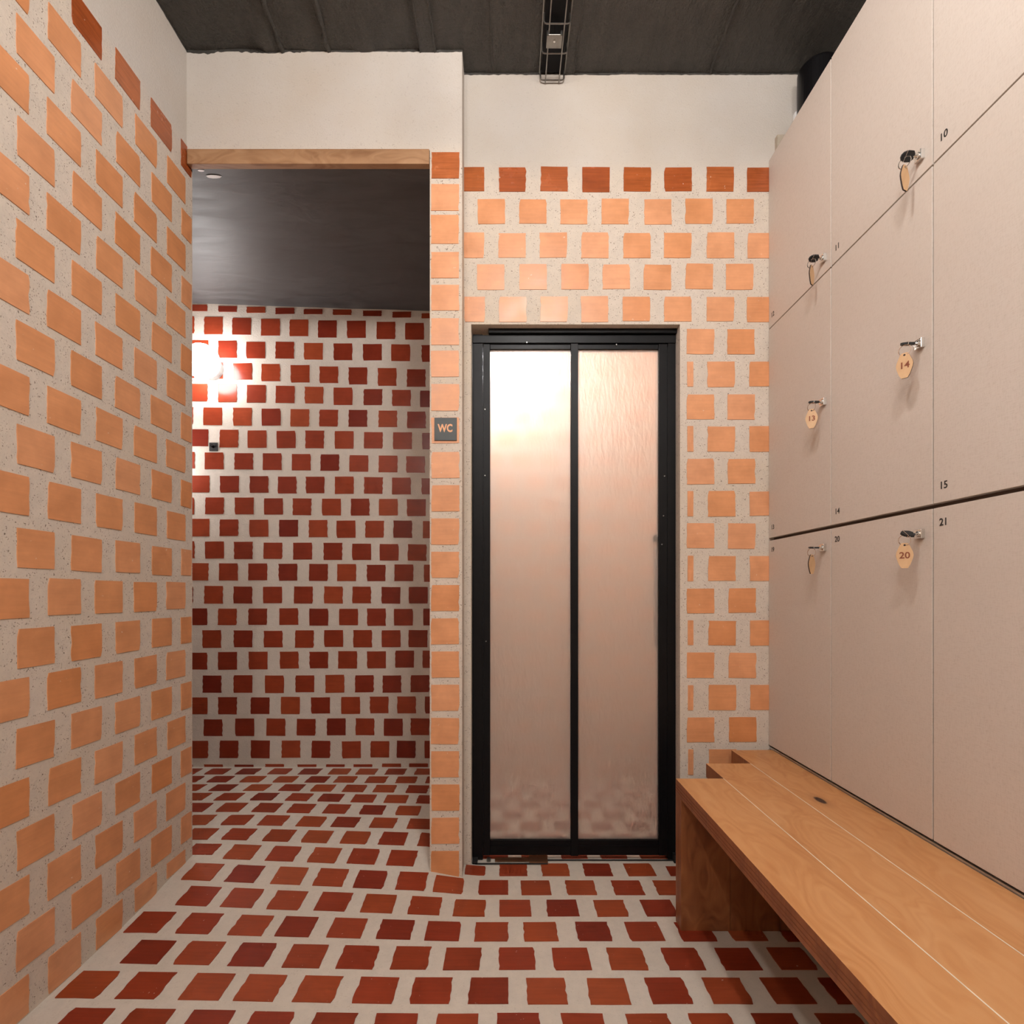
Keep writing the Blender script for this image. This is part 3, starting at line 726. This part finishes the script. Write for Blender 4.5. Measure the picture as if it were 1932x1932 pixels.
# ------------------------------------------------------------------ bench
bench = empty('bench', (0.73, 0.9, 0), 'orange wooden waterfall bench of three stepped boards before the lockers', 'bench')
ZT, TK = 0.434, 0.045
BX = [(0.513, 0.6575, 1.613), (0.6585, 0.8045, 1.755), (0.8055, XLOCK, 1.904)]
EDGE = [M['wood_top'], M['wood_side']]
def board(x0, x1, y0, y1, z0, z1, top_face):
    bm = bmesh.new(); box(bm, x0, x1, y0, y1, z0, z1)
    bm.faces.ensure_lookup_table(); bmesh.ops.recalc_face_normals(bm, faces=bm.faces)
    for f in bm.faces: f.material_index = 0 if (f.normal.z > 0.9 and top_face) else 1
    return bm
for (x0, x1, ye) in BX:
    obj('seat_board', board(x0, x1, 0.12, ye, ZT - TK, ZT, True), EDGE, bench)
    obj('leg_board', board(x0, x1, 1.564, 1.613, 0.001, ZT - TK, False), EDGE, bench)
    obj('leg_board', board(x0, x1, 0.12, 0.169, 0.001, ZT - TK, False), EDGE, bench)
# laminated edge of the front board: thin ply lines
for k, (z0, th) in enumerate(((0.4185, 0.0009), (0.408, 0.0012), (0.4, 0.0008))):
    obj('ply_line', B((0.5122, 0.5135, 0.12, 1.613, z0, z0 + th)), M['ply'], bench)
for x in (0.658, 0.805):
    ye = 1.613 if x < 0.7 else 1.755
    obj('white_seam', B((x - 0.0012, x + 0.0012, 0.12, ye, ZT - 0.01, ZT + 0.0004)), M['white_seam'], bench)

# ------------------------------------------------------------------ duct, wall bits above the lockers
duct = empty('duct_pipe', (1.093, 1.866, 2.575), 'black round duct pipe rising above the lockers in the corner', 'pipe')
bm = bmesh.new(); tube(bm, [(1.093, 1.866, 2.575), (1.093, 1.866, 2.835), (1.093, 1.866, 2.841)], [0.064, 0.064, 0.0625], 40)
obj('pipe', bm, M['black_metal'], duct, smooth=False)
bm = bmesh.new(); cyl(bm, (1.093, 1.912, 2.841), (1.093, 1.912, 2.90), 0.012, 12); obj('collar', bm, M['black_matte'], duct)
tag(obj('filler_panel', B((0.976, 1.06, 1.915, 1.933, 2.575, 2.655)), M['beige_panel']), 'small beige filler panel on the wall above the lockers', 'panel')
bm = bmesh.new(); box(bm, PX(1495.5, YD), PX(1506, YD), 1.915, 1.9335, PZ(234, YD), PZ(218, YD), bev=0.003)
tag(obj('cable_clip', bm, M['white_plastic']), 'small white plastic clip on the wall beside the black duct', 'clip')

# ------------------------------------------------------------------ wire cable tray on the ceiling
tray = empty('cable_tray', (0.162, 1.0, 2.855), 'galvanised wire cable tray running along the black ceiling', 'cable tray')
zb, zs = 2.856, 2.888
x0, x1 = PX(1019.5, 1.92), PX(1064, 1.92)
for x, z in ((PX(1029, 1.92), zb - 0.003), (PX(1054.5, 1.92), zb - 0.003), (x0 - 0.003, zs), (x1 + 0.003, zs)):
    bm = bmesh.new(); tube(bm, [(x, -2.0, z), (x, 1.926, z)], 0.0022, 6); obj('long_wire', bm, M['steel'], tray)
y = 1.920
while y > -2.0:
    bm = bmesh.new()
    tube(bm, [(x0, y, zs + 0.004), (x0, y, zb + 0.008), (x0 + 0.003, y, zb + 0.002), (x0 + 0.009, y, zb), (x1 - 0.009, y, zb), (x1 - 0.003, y, zb + 0.002), (x1, y, zb + 0.008), (x1, y, zs + 0.004)], 0.0024, 6)
    obj('cross_wire', bm, M['steel'], tray); y -= 0.0955
bm = bmesh.new(); yb0 = 1.755
box(bm, PX(1031, 1.78), PX(1060, 1.78), yb0, yb0 + 0.045, zb - 0.0085, zb - 0.0065, bev=0.0008)
box(bm, PX(1031, 1.78), PX(1034.5, 1.78), yb0, yb0 + 0.004, zb - 0.0085, zb + 0.006); box(bm, PX(1056.5, 1.78), PX(1060, 1.78), yb0, yb0 + 0.004, zb - 0.0085, zb + 0.006)
br = obj('splice_plate', bm, M['steel'], tray)
bm = bmesh.new(); xb = PX(1045.5, 1.78)
cyl(bm, (xb, yb0 + 0.018, zb - 0.014), (xb, yb0 + 0.018, zb - 0.0065), 0.0035, 10); cyl(bm, (xb, yb0 + 0.003, zb - 0.006), (xb, yb0 + 0.003, zb + 0.03), 0.002, 8)
obj('bolt', bm, M['chrome'], tray)
obj('dark_tray_base', B((x0 + 0.004, x1 - 0.004, -2.0, 1.925, 2.889, 2.892)), M['black_metal'], tray)

# ------------------------------------------------------------------ lamps
def pendant(y, label, lx):
    L = empty('globe_lamp', (lx, y, 2.80), label, 'lamp', 'white globe lamps under the cable tray')
    bm = bmesh.new(); cyl(bm, (lx, y, 2.72), (lx, y, 2.8505), 0.008, 10); obj('stem', bm, M['black_matte'], L)
    bm = bmesh.new(); cyl(bm, (lx, y, 2.705), (lx, y, 2.735), 0.032, 20); obj('cap', bm, M['black_matte'], L)
    bm = bmesh.new(); sphere(bm, (lx, y, 2.655), 0.062, 2); obj('globe', bm, M['globe_room'], L, smooth=True)
pendant(0.70, 'lit globe lamp under the tray, nearest the frosted door', 0.138)
pendant(0.05, 'lit globe lamp under the tray, above the viewer', 0.188)
for x_, y_, lab_ in ((-0.55, -0.60, 'added fill lamp behind the viewer beside the peach tiled wall'), (0.62, -0.60, 'added fill lamp behind the viewer on the locker side'),
                     (-0.55, -1.50, 'added fill lamp by the rear wall on the left'), (0.62, -1.50, 'added fill lamp by the rear wall on the right')):
    L = empty('globe_lamp', (x_, y_, 2.88), lab_, 'lamp', 'added fill lamps on the black ceiling')  # unseen lamps added behind the camera to even out the room's brightness
    bm = bmesh.new(); cyl(bm, (x_, y_, 2.70), (x_, y_, 2.91), 0.03, 20); obj('cap', bm, M['black_matte'], L)
    bm = bmesh.new(); sphere(bm, (x_, y_, 2.655), 0.062, 2); obj('globe', bm, M['globe_room'], L, smooth=True)
def wall_globe(x, yg, z, mat, label):
    L = empty('wall_lamp', (x, YW, z), label, 'lamp')
    bm = bmesh.new(); cyl(bm, (x, YW - 0.001, z), (x, yg + 0.03, z), 0.057, 32); obj('lamp_base', bm, M['gray_base'], L)
    bm = bmesh.new(); sphere(bm, (x, yg - 0.004, z), 0.0864, 3, (1, 0.9, 1)); obj('globe', bm, mat, L, smooth=True)
wall_globe(-1.5535, 2.70, 2.177, M['globe_wc'], 'bright round globe lamp on the red tiled washroom wall')

wall_globe(-1.845, 2.70, 1.70, M['globe_wc_fill'], 'added fill lamp of the washroom, hidden behind the peach tiled wall')  # unseen lamp added to lift the light in the washroom
wall_globe(-0.068, 2.70, 2.165, M['globe_shower'], 'globe lamp glowing behind the frosted shower door')

# ------------------------------------------------------------------ sign and hook
sign = empty('wc_sign', (PX(840, YP), YP, 1.57), 'small black sign reading WC on the pillar tile', 'sign')
ys_ = YP - PROUD
obj('plaque', B((PX(820, YP), PX(862, YP), ys_ - 0.004, ys_ - 0.0002, PZ(832, YP), PZ(789, YP)), bev=0.0008), M['sign_black'], sign)
text_mesh('lettering', 'WC', 0.037, M['sign_orange'], sign, Matrix.Translation((PX(840.5, YP), ys_ - 0.0043, PZ(809.5, YP))) @ Matrix.Rotation(R(90), 4, 'X') @ Matrix.Diagonal((0.78, 1, 1, 1)), 0.0004, 0.0013)
hook = empty('wall_hook', (PX(403, YW), YW, PZ(843.5, YW)), 'tiny square black coat hook on the washroom wall below the lamp', 'hook')
hx, hz = PX(403.5, YW), PZ(843.5, YW)
obj('hook_plate', B((hx - 0.0225, hx + 0.0225, YW - 0.006, YW - 0.0005, hz - 0.0225, hz + 0.0225), bev=0.002), M['black_matte'], hook)
bm = bmesh.new(); tube(bm, [(hx, YW - 0.004, hz), (hx, YW - 0.016, hz), (hx, YW - 0.022, hz + 0.004)], [0.007, 0.007, 0.009], 12); obj('peg', bm, M['black_metal'], hook)
